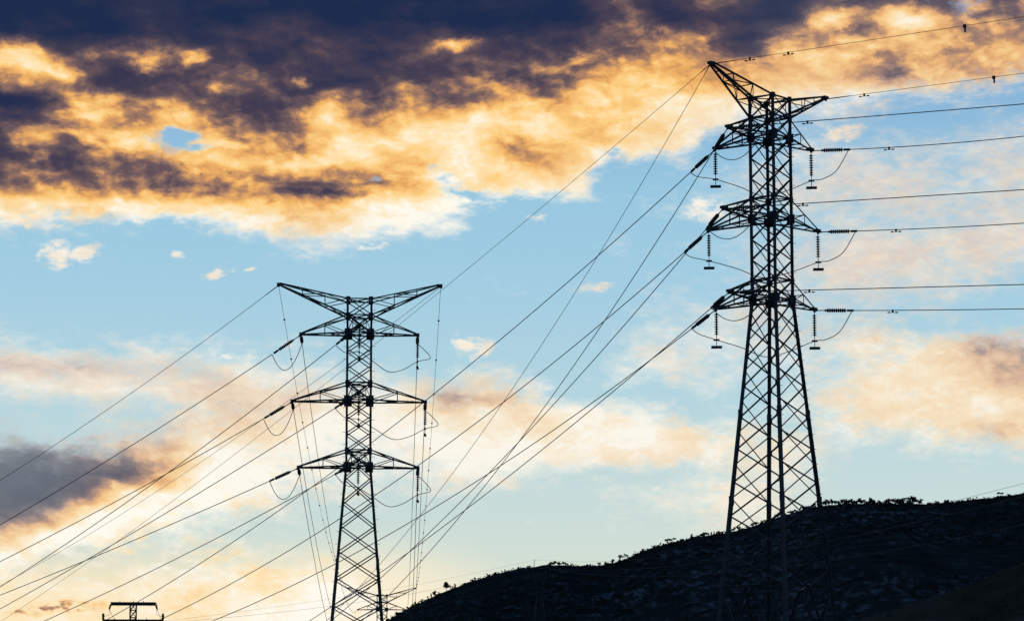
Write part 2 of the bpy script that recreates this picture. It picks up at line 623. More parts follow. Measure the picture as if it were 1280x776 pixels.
LAND = land_material('meadow_ground', (.05, .055, .03), (.16, .14, .11), .02, .55, .8, (.07, .06, .035))
HILL = land_material('limestone_scrub_slope', (.042, .048, .040), (.20, .20, .21), .006, .58, .80)
SPUR = land_material('dry_grass_slope', (.075, .062, .04), (.24, .21, .17), .012, .66, .88, (.13, .10, .065))

az = np.linspace(-math.pi, math.pi, 241)
rad = np.concatenate([[0.0, 4.0], np.geomspace(8, 14000, 90)])
A, Rr = np.meshgrid(az, rad)
gx, gy = Rr * np.sin(A), Rr * np.cos(A)
tag(grid_mesh('ground', gx, gy, ground_z(gx, gy), LAND), kind='structure')

# skyline of the hill as (photo column, photo row); rebuilt as a ridge about 2.6 km away
SKYLINE = [(-420, 1045), (-150, 1000), (150, 905), (300, 850), (400, 815), (445, 797), (480, 779), (500, 766), (520, 755), (543, 745), (570, 734), (600, 724),
           (630, 714), (660, 707.5), (690, 706.5), (715, 706), (730, 706), (750, 709), (772, 703), (790, 694), (805, 687), (840, 677),
           (870, 670), (905, 667), (930, 662), (955, 653), (980, 643), (1005, 635), (1030, 631), (1060, 629.5), (1100, 629),
           (1140, 630), (1170, 629), (1200, 626.5), (1240, 621), (1280, 617), (1340, 612), (1420, 611), (1560, 622), (1750, 650), (2000, 720), (2350, 900), (2750, 1044)]
RIDGE_D = 2600.0
_sx = np.array([p[0] for p in SKYLINE], float); _sy = np.array([p[1] for p in SKYLINE], float)
ridge_X = np.array([spot(a, b, RIDGE_D).x for a, b in SKYLINE])
ridge_Z = np.array([spot(a, b, RIDGE_D).z for a, b in SKYLINE])


def ridge_z(x):
    return np.interp(x, ridge_X, ridge_Z)


FOOT_D = 1150.0


def hill_z(x, y):
    x, y = np.asarray(x, float), np.asarray(y, float)
    zr = ridge_z(x)
    for dx in (-14, 14):                            # soften the corners of the ridge line
        zr = zr * .5 + ridge_z(x + dx) * .25 + zr * .25
    t = np.clip((y - FOOT_D) / (RIDGE_D - FOOT_D), 0, 1)
    g = t ** 1.25
    z = 2 + (zr - 2) * g
    gully = fbm(x / 210 + 3 + .35 * (y / 400), y / 520 + 1.7, 4)
    z = z + 62 * gully * t * (1 - t) * 2.0 + 9 * fbm(x / 45, y / 45, 4) * t * (1 - t) * 4 * .5 + 1.4 * fbm(x / 9, y / 9, 2) * np.clip(t * 8, 0, 1)
    back = np.maximum(y - RIDGE_D, 0)
    return z - back * .22 - (back / 900) ** 2 * 60


ix = np.concatenate([np.linspace(-700, -160, 40), np.arange(-150, 480, 3.0), np.linspace(486, 1600, 95)])
iy = np.concatenate([np.linspace(FOOT_D, 1500, 30), np.linspace(1512, RIDGE_D, 150), np.linspace(RIDGE_D + 12, 3900, 26)])
hx, hy = np.meshgrid(ix, iy)
tag(grid_mesh('hill', hx, hy, hill_z(hx, hy), HILL), kind='structure')

# nearer grassy shoulder that crosses the bottom right corner
SPUR_D = 1000.0
SPUR_LINE = [(560, 1046), (700, 985), (800, 910), (880, 860), (960, 820), (1040, 786), (1080, 772), (1130, 757), (1180, 742), (1225, 725), (1260, 711), (1285, 701), (1340, 688), (1420, 676), (1520, 672), (1660, 700), (1900, 800), (2150, 960), (2330, 1046)]
spur_X = np.array([spot(a, b, SPUR_D).x for a, b in SPUR_LINE]); spur_Z = np.array([spot(a, b, SPUR_D).z for a, b in SPUR_LINE])


def spur_z(x, y):
    zr = np.interp(x, spur_X, spur_Z)
    t = np.clip((y - 560) / (SPUR_D - 560), 0, 1)
    b = np.maximum(y - SPUR_D, 0)
    return 1 + (zr - 1) * t ** 1.3 + 7 * fbm(x / 60 + 9, y / 60, 4) * t * (1 - t) * 3 + .8 * fbm(x / 8, y / 8, 3) * t - b * .25


jx, jy = np.meshgrid(np.concatenate([np.linspace(-40, 48, 40), np.arange(50, 190, 1.5), np.linspace(194, 450, 60)]),
                     np.concatenate([np.linspace(560, SPUR_D, 110), np.linspace(SPUR_D + 5, 1320, 26)]))
tag(grid_mesh('hill_shoulder', jx, jy, spur_z(jx, jy), SPUR), kind='structure')


# ------------------------------------------------------------------ leaves: many small faces, used for trees and scrub
def leaf_cloud(rng, centres, radii, count, size):
    """count quads spread through ellipsoid clumps; returns vertices (n*4,3)"""
    k = rng.integers(0, len(centres), count)
    d = rng.normal(size=(count, 3)); d /= np.linalg.norm(d, axis=1)[:, None]
    p = np.array(centres)[k] + d * np.array(radii)[k] * (rng.random((count, 1)) ** .45)
    a = rng.normal(size=(count, 3)); a /= np.linalg.norm(a, axis=1)[:, None]
    b = np.cross(a, rng.normal(size=(count, 3))); b /= np.linalg.norm(b, axis=1)[:, None]
    s = size * (.6 + .8 * rng.random((count, 1)))
    q = np.stack([p - a * s - b * s * .6, p + a * s - b * s * .6, p + a * s * .7 + b * s * .7, p - a * s * .8 + b * s * .6], 1)
    return q.reshape(-1, 3)


def quads_object(name, co, mat):
    me = bpy.data.meshes.new(name)
    n = len(co) // 4
    me.vertices.add(len(co)); me.vertices.foreach_set('co', co.astype(np.float32).ravel())
    me.loops.add(n * 4); me.loops.foreach_set('vertex_index', np.arange(n * 4))
    me.polygons.add(n); me.polygons.foreach_set('loop_start', np.arange(n) * 4); me.polygons.foreach_set('loop_total', np.full(n, 4))
    me.update(calc_edges=True)
    me.materials.append(mat)
    o = bpy.data.objects.new(name, me)
    C.objects.link(o)
    return o


def scatter_scrub():
    rng = np.random.default_rng(11)
    xs, ys = [], []
    while len(xs) < 9000:
        y = rng.uniform(1500, RIDGE_D + 6) if rng.random() < .8 else rng.uniform(RIDGE_D - 40, RIDGE_D + 4)
        x = rng.uniform(-.075, .185) * y
        if y > RIDGE_D - 70 and rng.random() < .65:
            continue
        keep = .5 + 1.6 * fbm(np.array(x / 120.0), np.array(y / 160.0), 3)
        if rng.random() < keep:
            xs.append(x); ys.append(y)
    xs, ys = np.array(xs), np.array(ys)
    zs = hill_z(xs, ys)
    size = rng.uniform(.7, 2.0, len(xs))
    nx, ny = rng.uniform(60, 190, 900), rng.uniform(760, SPUR_D + 2, 900)      # tufts on the nearer shoulder
    xs, ys, zs = np.append(xs, nx), np.append(ys, ny), np.append(zs, spur_z(nx, ny))
    size = np.append(size, rng.uniform(.18, .65, 900) ** 1.2)
    per = 9
    c = np.repeat(np.stack([xs, ys, zs + size * .35], 1), per, 0)
    sz = np.repeat(size, per)[:, None]
    d = rng.normal(size=c.shape) * np.array([.62, .62, .36]) * sz
    a = rng.normal(size=c.shape); a /= np.linalg.norm(a, axis=1)[:, None]
    b = np.cross(a, rng.normal(size=c.shape)); b /= np.linalg.norm(b, axis=1)[:, None]
    p = c + d; s = sz * .5
    co = np.stack([p - a * s - b * s * .6, p + a * s - b * s * .6, p + a * s * .7 + b * s * .7, p - a * s * .8 + b * s * .6], 1).reshape(-1, 3)
    o = quads_object('hillside_scrub', co, M['scrub'])
    tag(o, 'low dark scrub covering the rocky hillside and its nearer shoulder', 'scrub', kind='stuff')


scatter_scrub()


def tree_mesh(seed, h, w, style):
    """small hill tree: tapered trunk, a few limbs, crown of leaf clumps"""
    rng = np.random.default_rng(seed)
    mb = MB()
    lean = rng.uniform(-.12, .12, 2) * h
    top = Vector((lean[0], lean[1], h * .8))
    mb.rod((0, 0, -1.0), top * .55, .035 * h, .024 * h, 6)
    mb.rod(top * .55, top, .024 * h, .008 * h, 6)
    cs, rs = [], []
    n = {'round': 6, 'pine': 4, 'wide': 8, 'slim': 6}[style]
    for i in range(n):
        q = rng.uniform(0, 2 * math.pi)
        if style == 'slim':
            z = h * (.25 + .7 * i / n); rr = w * .35 * (1 - .6 * i / n)
            c = Vector((math.cos(q) * w * .12, math.sin(q) * w * .12, z)) + Vector((lean[0], lean[1], 0)) * (z / h)
            s = (rr, rr, h * .15)
        elif style == 'wide':
            z = h * rng.uniform(.55, .92)
            c = Vector((math.cos(q) * w * rng.uniform(.2, .6), math.sin(q) * w * rng.uniform(.2, .6), z)); s = (w * .28, w * .28, h * .13)
        else:
            z = h * rng.uniform(.5, .9)
            c = Vector((math.cos(q) * w * rng.uniform(.1, .4), math.sin(q) * w * rng.uniform(.1, .4), z)); s = (w * .3, w * .3, h * .2)
        mb.rod(top * (.35 + .4 * z / h * .8), c, .012 * h, .005 * h, 5)
        cs.append(tuple(c)); rs.append(s)
    nf = len(mb.f)
    co = leaf_cloud(rng, cs, rs, 210, .055 * h + .06)
    mb.m = 1
    for i in range(0, len(co), 4):
        mb.add(co[i:i + 4], [(0, 1, 2, 3)])
    o = mb.build('hill_tree', [M['bark'], M['leaf']])
    return o


# ------------------------------------------------------------------ lattice tower
def lattice_tower(name, base, rot, zlv, z_horizontal, z_base, arm_len, earth_len, earth_rise, top_half, h_half, label, cat, group, third_arm, mat, thick=1.0, bolts=True):
    """zlv: nine heights from body top down to lowest cross-arm bottom
       [top, a1top, a1bot, a2top, a2bot, a3top, a3bot]; local frame: arms along X, third arms along +Y"""
    root = tag(empty(name, base, rot), label, cat, group)
    b0 = base[2]
    L = [z - b0 for z in zlv]
    zH, zB = z_horizontal - b0, z_base - b0
    z3 = L[6]

    def half(z):
        return top_half if z >= z3 else top_half + (h_half - top_half) * (z3 - z) / (z3 - zH)

    def corner(i, z):
        h = half(z)
        return Vector(((1, 1, -1, -1)[i] * h, (-1, 1, 1, -1)[i] * h, z))
    # corners 0..3 walk round the shaft; face i runs between corner i and i+1
    wl, wb = .132 * thick, .070 * thick
    for i in range(4):
        mb = MB()
        sx, sy = (1, 1, -1, -1)[i], (-1, 1, 1, -1)[i]
        zs = [L[0], z3, zH + .6 * (z3 - zH), zH + .3 * (z3 - zH), zB]
        ws = [wl, wl * 1.15, wl * 1.35, wl * 1.5]
        for k in range(4):
            mb.angle(corner(i, zs[k]), corner(i, zs[k + 1]), ws[k], (sx, 0, 0), 1)
        for k in (1, 2, 3):                          # splice plates
            c = corner(i, zs[k])
            mb.slab(c, (ws[k] * .54, 0, 0), (0, ws[k] * .54, 0), (0, 0, .26))
        if bolts and i in (0, 3):                    # climbing pegs
            z = zB + 3.0
            k = 0
            while z < L[0] - .4:
                p = corner(i, z)
                d = Vector((sx, 0, 0)) if k % 2 else Vector((0, sy, 0))
                mb.rod(p, p + d * (.20 + wl * .6), .014, .014, 5)
                z += .42; k += 1
        mb.build('leg', mat, root)
        cb = MB()
        c = corner(i, zB)
        cb.slab(c + Vector((0, 0, -.35)), (.42, 0, 0), (0, .42, 0), (0, 0, .6))
        cb.build('footing', M['concrete'], root)
    # bracing of the shaft
    mb = MB()

    def brace(p, q, w=wb, hint=None):
        mb.angle(p, q, w, hint)

    def face_x(i, za, zb_, w=wb):
        j = (i + 1) % 4
        out = Vector((0, 1, 0)) if i in (0, 2) else Vector((1, 0, 0))
        n = (corner(i, za) + corner(j, za)) * .5
        nn = Vector((n.x, n.y, 0)).normalized()
        o1, o2 = nn * .03, nn * -.05
        brace(corner(i, za) + o1, corner(j, zb_) + o1, w, nn)
        brace(corner(j, za) + o2, corner(i, zb_) + o2, w, nn)
    up = []
    seq = [(L[0], L[1], 1), (L[1], L[2], 1), (L[2], L[3], 3), (L[3], L[4], 1), (L[4], L[5], 3), (L[5], L[6], 1)]
    for (a, b, n) in seq:
        for k in range(n):
            za, zb2 = a + (b - a) * k / n, a + (b - a) * (k + 1) / n
            for i in range(4):
                face_x(i, za, zb2)
    for z in L:                                      # rings and gussets at the arm levels
        for i in range(4):
            brace(corner(i, z), corner((i + 1) % 4, z), wb * 1.15, (0, 0, 1))
        brace(corner(0, z), corner(2, z), wb * .9, (0, 0, 1))
        brace(corner(1, z) + Vector((0, 0, -.06)), corner(3, z) + Vector((0, 0, -.06)), wb * .9, (0, 0, 1))
    # tapering foot: crosses on neighbouring faces step by half a panel
    n = 9
    w8 = [1.0 * 1.032 ** k for k in range(n)]
    tot = sum(w8)
    zz = [z3]
    for k in range(n):
        zz.append(zz[-1] - (z3 - zH) * w8[k] / tot)
    mid = [z3] + [(zz[k] + zz[k + 1]) / 2 for k in range(n)] + [zH]
    for i in range(4):
        lv = zz if i in (0, 2) else mid
        for k in range(len(lv) - 1):
            if abs(lv[k] - lv[k + 1]) > .1:
                if i in (1, 3) and k in (0, len(lv) - 2):
                    j = (i + 1) % 4
                    m_ = (corner(i, lv[k if k == 0 else k + 1]) + corner(j, lv[k if k == 0 else k + 1])) * .5
                    e = lv[k + 1] if k == 0 else lv[k]
                    brace(corner(i, e), m_, wb); brace(corner(j, e), m_, wb)
                else:
                    face_x(i, lv[k], lv[k + 1], wb * 1.05)
    for i in range(4):                               # horizontal belt and K bracing below it
        j = (i + 1) % 4
        brace(corner(i, zH), corner(j, zH), wl * .95, (0, 0, 1))
        m_ = (corner(i, zH) + corner(j, zH)) * .5
        for c in (i, j):
            e = corner(c, zB + .3)
            brace(m_, e, wl * .9)
            q1, q2 = m_.lerp(e, .4), m_.lerp(e, .72)
            l1, l2 = corner(c, zH + (zB - zH) * .28), corner(c, zH + (zB - zH) * .6)
            brace(q1, corner(c, zH - .05), wb * .9); brace(q1, l1 * .35 + corner(c, zH + (zB - zH) * .5) * .65, wb * .9); brace(q2, l2, wb * .9)
        brace(m_, (corner(j, zH) + corner((j + 1) % 4, zH)) * .5, wb, (0, 0, 1))
    gp = mb
    for z in L:
        big_ = 1.0 if z in (L[2], L[4], L[6]) else .55
        for i in range(4):
            c = corner(i, z)
            sx, sy = math.copysign(1, c.x), math.copysign(1, c.y)
            r_ = .27 * big_ * thick ** .5
            gp.slab(c + Vector((-sx * r_ * .3, sy * .045, 0)), (r_, 0, 0), (0, .012, 0), (0, 0, r_ * .95))
            gp.slab(c + Vector((sx * .045, -sy * r_ * .3, 0)), (0, r_, 0), (.012, 0, 0), (0, 0, r_ * .95))
    for k in range(1, n):
        for i in range(4):
            c = corner(i, zz[k]); sx, sy = math.copysign(1, c.x), math.copysign(1, c.y)
            gp.slab(c + Vector((sx * .03, -sy * .09, 0)), (.012, 0, 0), (0, .10, 0), (0, 0, .12))
    mb.build('lattice_bracing', mat, root)

    # cross arms
    dirs = {'A': Vector((-1, 0, 0)), 'C': Vector((1, 0, 0)), 'B': Vector((0, 1, 0))}
    tips = {}

    def arm(key, lvl, length, zt, zb2, ztip, pname, cells):
        d = dirs[key]; s = Vector((-d.y, d.x, 0))
        h = top_half
        rt = [d * h + s * (h * q) + Vector((0, 0, zt)) for q in (-1, 1)]
        rb = [d * h + s * (h * q) + Vector((0, 0, zb2)) for q in (-1, 1)]
        tip = d * length + Vector((0, 0, ztip))
        e = [tip + s * (q * .10) for q in (-1, 1)]
        a = MB()
        wc, wi = .086 * thick, .052 * thick
        for q in range(2):
            a.angle(rt[q], e[q] + Vector((0, 0, .06)), wc, s)
            a.angle(rb[q], e[q] - Vector((0, 0, .06)), wc * 1.1, s)
            last_t, last_b = rt[q], rb[q]
            for c in range(1, cells):
                f = c / cells
                pt, pb = rt[q].lerp(e[q], f), rb[q].lerp(e[q], f)
                a.angle(pt, pb, wi, s)
                if ztip > zb2 + .3:
                    a.angle(last_t, pb, wi, s)
                else:
                    a.angle(pt, last_b, wi, s)
                last_t, last_b = pt, pb
        lt, lb = rt, rb
        for c in range(1, cells + (0 if cells == 2 else 0)):
            f = c / cells
            pt = [rt[q].lerp(e[q], f) for q in (0, 1)]; pb = [rb[q].lerp(e[q], f) for q in (0, 1)]
            a.angle(pt[0], pt[1], wi, (0, 0, 1)); a.angle(pb[0], pb[1], wi, (0, 0, 1))
            a.angle(lb[0], pb[1], wi, (0, 0, 1)); a.angle(lb[1] - Vector((0, 0, .05)), pb[0] - Vector((0, 0, .05)), wi, (0, 0, 1))
            a.angle(lt[0], pt[1], wi, (0, 0, 1))
            lt, lb = pt, pb
        f = (cells - .45) / cells
        a.angle(rb[0].lerp(e[0], f), rb[1].lerp(e[1], f), wi, (0, 0, 1))
        a.slab(tip, d * .20, s * .15, Vector((0, 0, .075 * thick)))
        a.slab(tip + d * .1 + Vector((0, 0, -.10)), d * .10, s * .02, Vector((0, 0, .09)))
        a.build(pname, mat, root)
        tips[(key, lvl)] = Matrix.Translation(base) @ Matrix.Rotation(rot, 4, 'Z') @ (tip + d * .08 + Vector((0, 0, -.08)))

    for lvl in (1, 2, 3):
        zt, zb2 = L[lvl * 2 - 1], L[lvl * 2]
        for key in ('A', 'C') + (('B',) if third_arm else ()):
            arm(key, lvl, arm_len[lvl - 1], zt, zb2, zb2, 'cross_arm', 2)
    for key in ('A', 'C'):
        arm(key, 0, earth_len, L[0], L[1], L[0] + earth_rise, 'earth_wire_arm', 3)
    return root, tips


M['concrete'] = material('footing_concrete', (.28, .27, .25), .9, 0, .2, 3)


def levels(rows, col, dist):
    return [spot(col, r, dist).z for r in rows]


D_R, D_L, D_F = 172.0, 206.7, 505.0
ARMS, EARTH, RISE, HALF = (3.88, 4.42, 3.94), 5.44, 1.08, .815

zR = levels((124, 148, 172.6, 248.8, 274, 350.6, 375), 962, D_R)
baseR = spot(974.5, 735, D_R); zHR = baseR.z
baseR.z = float(ground_z(baseR.x, baseR.y)); baseR.x = spot(966, 400, D_R).x
rotR = R(53.5 - 4.85)
towerR, tipR = lattice_tower('transmission_tower', tuple(baseR), rotR, zR, zHR, baseR.z, ARMS, EARTH, RISE, HALF, 2.16,
                             'tall dark lattice pylon standing in front of the hill, seen corner-on', 'pylon', 'lattice transmission towers', True, M['steel'])

zL = levels((375.5, 395.5, 417.6, 479.5, 501.2, 563.5, 583.6), 448.5, D_L)
baseL = spot(447.8, 583, D_L)
zHL = zL[6] - (zR[6] - zHR)
baseL.z = float(ground_z(baseL.x, baseL.y))
rotL = R(180 + 2.85)
towerL, tipL = lattice_tower('transmission_tower', tuple(baseL), rotL, zL, zHL, baseL.z, ARMS, EARTH, RISE, HALF, 2.16,
                             'lattice pylon seen square-on with wide V-shaped top arms, left of the hill', 'pylon', 'lattice transmission towers', True, M['steel'])

zF = [spot(477.6, 743.8, D_F).z + (z - zR[0]) for z in zR]
baseF = spot(477.6, 743.8, D_F)
zHF = zF[6] - (zR[6] - zHR)
baseF.z = float(ground_z(baseF.x, baseF.y))
rotF = R(180 + 2.4)
towerF, tipF = lattice_tower('transmission_tower', tuple(baseF), rotF, zF, zHF, baseF.z, ARMS, EARTH, RISE + .15, HALF, 2.16,
                             'small distant pylon half hidden between the square-on pylon and the hill foot', 'pylon', 'lattice transmission towers', False, M['steel'], 1.0, False)
# A is +X in the picture for the two towers turned by 180 degrees


# ------------------------------------------------------------------ wires
def solve_wire(p0, end_px, end_d, through, extend):
    """hanging wire from p0 towards the point seen at end_px, end_d metres away, sagging through the listed photo points"""
    e = spot(end_px[0], end_px[1], end_d)
    hd = Vector((e.x - p0.x, e.y - p0.y)); S = hd.length; hd.normalize()
    nrm = Vector((-hd.y, hd.x))
    rows, rhs, wts = [], [], []
    for (px, py) in list(through) + [end_px]:
        r = ray(px, py)
        den = nrm.x * r.x + nrm.y * r.y
        t = (nrm.x * (p0.x - CAM.x) + nrm.y * (p0.y - CAM.y)) / den
        q = CAM + r * t
        s = (q.x - p0.x) * hd.x + (q.y - p0.y) * hd.y
        rows.append((s, s * s)); rhs.append(q.z - p0.z); wts.append(1.0)
    Am, bm = np.array(rows), np.array(rhs)
    if len(rows) >= 2:
        b, c = np.linalg.lstsq(Am, bm, rcond=None)[0]
        if c < 2e-5:
            c = 2e-5
            b = float(np.sum(Am[:, 0] * (bm - c * Am[:, 1])) / np.sum(Am[:, 0] ** 2))
    else:
        c = 4e-5
        b = (bm[0] - c * Am[0, 1]) / Am[0, 0]
    total = S * extend if extend > 0 else S - extend

    def at(s):
        return Vector((p0.x + hd.x * s, p0.y + hd.y * s, p0.z + b * s + c * s * s))
    return at, total


def wire_thing(name, at, s0, s1, r, label, group, n=60):
    mb = MB()
    k = np.linspace(0, 1, n) ** 1.15
    mb.tube([at(s0 + (s1 - s0) * q) for q in k], r, 6)
    o = mb.build(name, M['wire_far'], None, True)
    return tag(o, label, 'power line', group)


def damper(parent, p, d, name='vibration_damper'):
    """two weights on a short bar clamped under the wire"""
    mb = MB()
    d = d.normalized()
    dn = Vector((0, 0, -1))
    mb.slab(p + dn * .05, d * .05, d.cross(dn).normalized() * .03, dn * .09)
    mb.tube([p + dn * .12 - d * .28, p + dn * .13, p + dn * .12 + d * .28], .012)
    for s in (-1, 1):
        mb.rod(p + dn * .12 + d * (s * .17), p + dn * .12 + d * (s * .32), .036, .036, 8)
    mb.build(name, M['fitting'], parent)


def flapper(parent, p, name='bird_marker'):
    mb = MB()
    mb.slab(p + Vector((0, 0, -.02)), (.09, 0, 0), (0, .05, 0), (0, 0, .09))
    mb.slab(p + Vector((.02, 0, -.22)), (.05, 0, 0), (0, .012, 0), (0, 0, .13))
    mb.build(name, M['fitting'], parent)


def ball(parent, p, r=.12, name='line_marker'):
    mb = MB()
    mb.lathe(p - Vector((0, 0, r)), p + Vector((0, 0, r)), [(r * (1 - math.cos(q)), max(.002, r * math.sin(q))) for q in np.linspace(0, math.pi, 7)], 8)
    mb.build(name, M['fitting'], parent, True)


def disc_profile(n, pitch, r):
    prof = [(0, .03)]
    for k in range(n):
        o = k * pitch
        prof += [(o + .02, .045), (o + pitch * .38, .05), (o + pitch * .46, r * .72), (o + pitch * .58, r), (o + pitch * .70, r), (o + pitch * .74, .04)]
    prof.append((n * pitch, .03))
    return prof


def tension_string(at, label, group, length=2.45):
    """string of cap-and-pin discs lying along the wire's own start"""
    p0, p1 = at(0), at(length)
    d = (p1 - p0).normalized()
    side = d.cross(Vector((0, 0, 1))).normalized()
    root = tag(empty('insulator_string', p0), label, 'insulator', group)
    rod = MB()
    o = -p0
    a, b = .80, length - .42
    rod.rod(p0 + o, d * a, .03, .03, 6); rod.slab(d * .1, d * .12, side * .03, side.cross(d) * .05)
    rod.slab(d * (a - .05), d * .06, side * .03, side.cross(d) * .06)
    rod.build('link_rod', M['fitting'], root)
    di = MB()
    di.lathe(d * a, d * b, disc_profile(9, (b - a) / 9, .120), 12)
    di.build('insulator_discs', M['glass'], root, True)
    cl = MB()
    cl.rod(d * b, d * length, .032, .026, 6); cl.slab(d * (length - .12), d * .2, side * .04, side.cross(d) * .06)
    cl.build('strain_clamp', M['fitting'], root)
    return p1


def hanging_string(tip, axis, label, group):
    """jumper string with a bar weight at its foot; returns the clamp point"""
    root = tag(empty('jumper_insulator', tip), label, 'insulator', group)
    rod = MB()
    rod.rod((0, 0, .06), (0, 0, -.22), .022, .022, 6)
    rod.build('link_rod', M['fitting'], root)
    di = MB()
    di.lathe((0, 0, -.22), (0, 0, -1.50), disc_profile(9, 1.28 / 9, .125), 12)
    di.build('insulator_discs', M['glass'], root, True)
    cl = MB()
    cl.rod((0, 0, -1.5), (0, 0, -2.18), .022, .022, 6)
    cl.slab((0, 0, -1.78), axis * .17, axis.cross(Vector((0, 0, 1))) * .05, (0, 0, .05))
    cl.build('suspension_clamp', M['fitting'], root)
    w = MB()
    w.rod(axis * -.31 + Vector((0, 0, -2.2)), axis * .31 + Vector((0, 0, -2.2)), .085, .085, 10)
    w.build('counterweight', M['fitting'], root)
    return tip + Vector((0, 0, -1.78))


def jumper(points, label, group, r=.024):
    """slack loop of conductor through the given points (smooth curve)"""
    pts = [Vector(p) for p in points]
    ext = [pts[0] * 2 - pts[1]] + pts + [pts[-1] * 2 - pts[-2]]
    out = []
    for i in range(1, len(ext) - 2):
        for k in range(9):
            t = k / 9
            p0, p1, p2, p3 = ext[i - 1:i + 3]
            out.append(.5 * ((2 * p1) + (p2 - p0) * t + (2 * p0 - 5 * p1 + 4 * p2 - p3) * t * t + (3 * p1 - p0 - 3 * p2 + p3) * t ** 3))
    out.append(pts[-1])
    mb = MB()
    mb.tube(out, r, 6)
    return tag(mb.build('jumper_cable', M['wire'], None, True), label, 'cable', group)


def loop_points(a, b, sag, n=7):
    return [a.lerp(b, t) + Vector((0, 0, -4 * sag * t * (1 - t))) for t in np.linspace(0, 1, n)]


RC, RE = .026, .014      # conductor and earth wire radius
ORD = {1: 'topmost', 2: 'middle', 3: 'lowest'}


def dir2(a_deg):
    return Vector((math.cos(R(a_deg)), math.sin(R(a_deg)), 0))


# --- lines leaving the tall pylon to the right, towards the viewer
right = {('A', 1): [(1000, 152), (1140, 142)], ('C', 1): [(1057, 187), (1160, 181.5)],
         ('A', 2): [(1003, 253.5), (1140, 246)], ('C', 2): [(1065, 289), (1160, 285.5)],
         ('A', 3): [(1003, 362.5), (1140, 359.5)], ('C', 3): [(1055, 388.5), (1160, 387.3)]}
right_end = {('A', 1): (1280, 130), ('C', 1): (1280, 170.5), ('A', 2): (1280, 237.5), ('C', 2): (1280, 279),
             ('A', 3): (1280, 355.5), ('C', 3): (1280, 386)}
armword = {'A': 'near', 'C': 'far'}
ends = {}


def azimuth_end(p0, px, deg):
    """distance at which a wire leaving p0 on the given heading crosses image column px"""
    h = dir2(deg)
    r = ray(px, 300)
    k = r.x / r.y
    s = (k * p0.y - p0.x) / (h.x - k * h.y)
    return p0.y + h.y * s


for (key, lv), th in right.items():
    p0 = tipR[(key, lv)]
    e = right_end[(key, lv)]
    at, tot = solve_wire(p0, e, azimuth_end(p0, e[0], -33), th, 5.0)
    where = 'left-hand arm tip and running behind the shaft' if key == 'A' else 'right-hand arm tip'
    p1 = tension_string(at, f'insulator string at the {ORD[lv]} ' + ('near arm of the tall pylon, level beside its shaft' if key == 'A' else 'right-hand arm of the tall pylon, lying level'),
                        'tension insulators on the tall pylon')
    ends[(key, lv)] = (at, 2.45)
    o = wire_thing('conductor', at, 2.45, tot, RC, (f'{ORD[lv]} wire passing behind the tall pylon to the right edge' if key == 'A' else
                   f'{ORD[lv]} wire from the right-hand arm tips of the tall pylon'), 'conductors running right from the tall pylon')
    if key == 'C':
        damper(o, at(5.0 if lv == 1 else 5.0), at(6) - at(5))
    else:
        damper(o, at(5.0), at(6) - at(5))

for key, th, e, word in (('A', [(1000, 62.5), (1140, 42.5)], (1280, 21.5), 'upper'), ('C', [(1090, 115), (1160, 107.5)], (1280, 92), 'lower')):
    p0 = tipR[(key, 0)]
    at, tot = solve_wire(p0, e, azimuth_end(p0, e[0], -33), th, 5.0)
    o = wire_thing('earth_wire', at, 0, tot, RE, f'{word} thin wire with a bird marker, top right of the tall pylon', 'earth wires of the tall pylon')
    clampr = MB(); clampr.rod(at(0), at(1.6), .035, .025, 6); clampr.build('strain_clamp', M['fitting'], o)
    damper(o, at(2.5), at(3) - at(2))
    if key == 'A':
        damper(o, at(4.9), at(5) - at(4))
    mark = 1206 if key == 'A' else 1242
    best = min(np.linspace(5, 30, 400), key=lambda s: abs(640 + F_PX * (at(s) - CAM).x / ((at(s) - CAM).y * math.cos(PITCH) + (at(s) - CAM).z * math.sin(PITCH)) - mark))
    flapper(o, at(best))

# --- lines leaving the tall pylon to the left
left = {
    ('B', 1): ([(863, 216), (757, 313), (687, 376), (640, 414), (532, 501), (466, 551), (416.6, 588), (341.7, 640), (240, 708.6)], (139, 773), 240),
    ('B', 2): ([(850, 320), (790, 376), (757, 403), (640, 496), (608, 521), (520, 582.5), (440, 635.6), (300, 718)], (206, 775), 233),
    ('B', 3): ([(861, 418), (791, 471.7), (701, 534), (623, 585), (525, 643), (472, 673.5), (420, 701)], (270, 776), 228),
    ('A', 1): ([(882.5, 197), (855.5, 250), (775, 376), (757, 403), (672.8, 520), (641, 559), (580, 637), (524.7, 700)], (476, 756), 250),
    ('A', 2): ([(882, 288), (852, 322), (808, 376), (680, 520), (610.7, 592), (522, 677.6), (475, 720.6)], (420, 772), 245),
    ('A', 3): ([(885, 388), (791, 471.7), (714, 534), (580, 637), (520.6, 681), (476, 714.5)], (400, 768), 240),
}
for (key, lv), (th, e, dist) in left.items():
    p0 = tipR[(key, lv)]
    at, tot = solve_wire(p0, e, dist, th, 1.35)
    p1 = tension_string(at, f'insulator string on the {ORD[lv]} ' + ('farthest left arm of the tall pylon, slanting down' if key == 'B' else 'near left arm of the tall pylon, dropping steeply'),
                        'tension insulators on the tall pylon')
    ends[(key + 'l', lv)] = (at, 2.45)
    wire_thing('conductor', at, 2.45, tot, RC, f'{ORD[lv]} wire ' + ('slanting from the tall pylon past the square-on pylon' if key == 'B' else
               'dropping steeply from the tall pylon to the square-on pylon foot'), 'conductors running left from the tall pylon', 70)

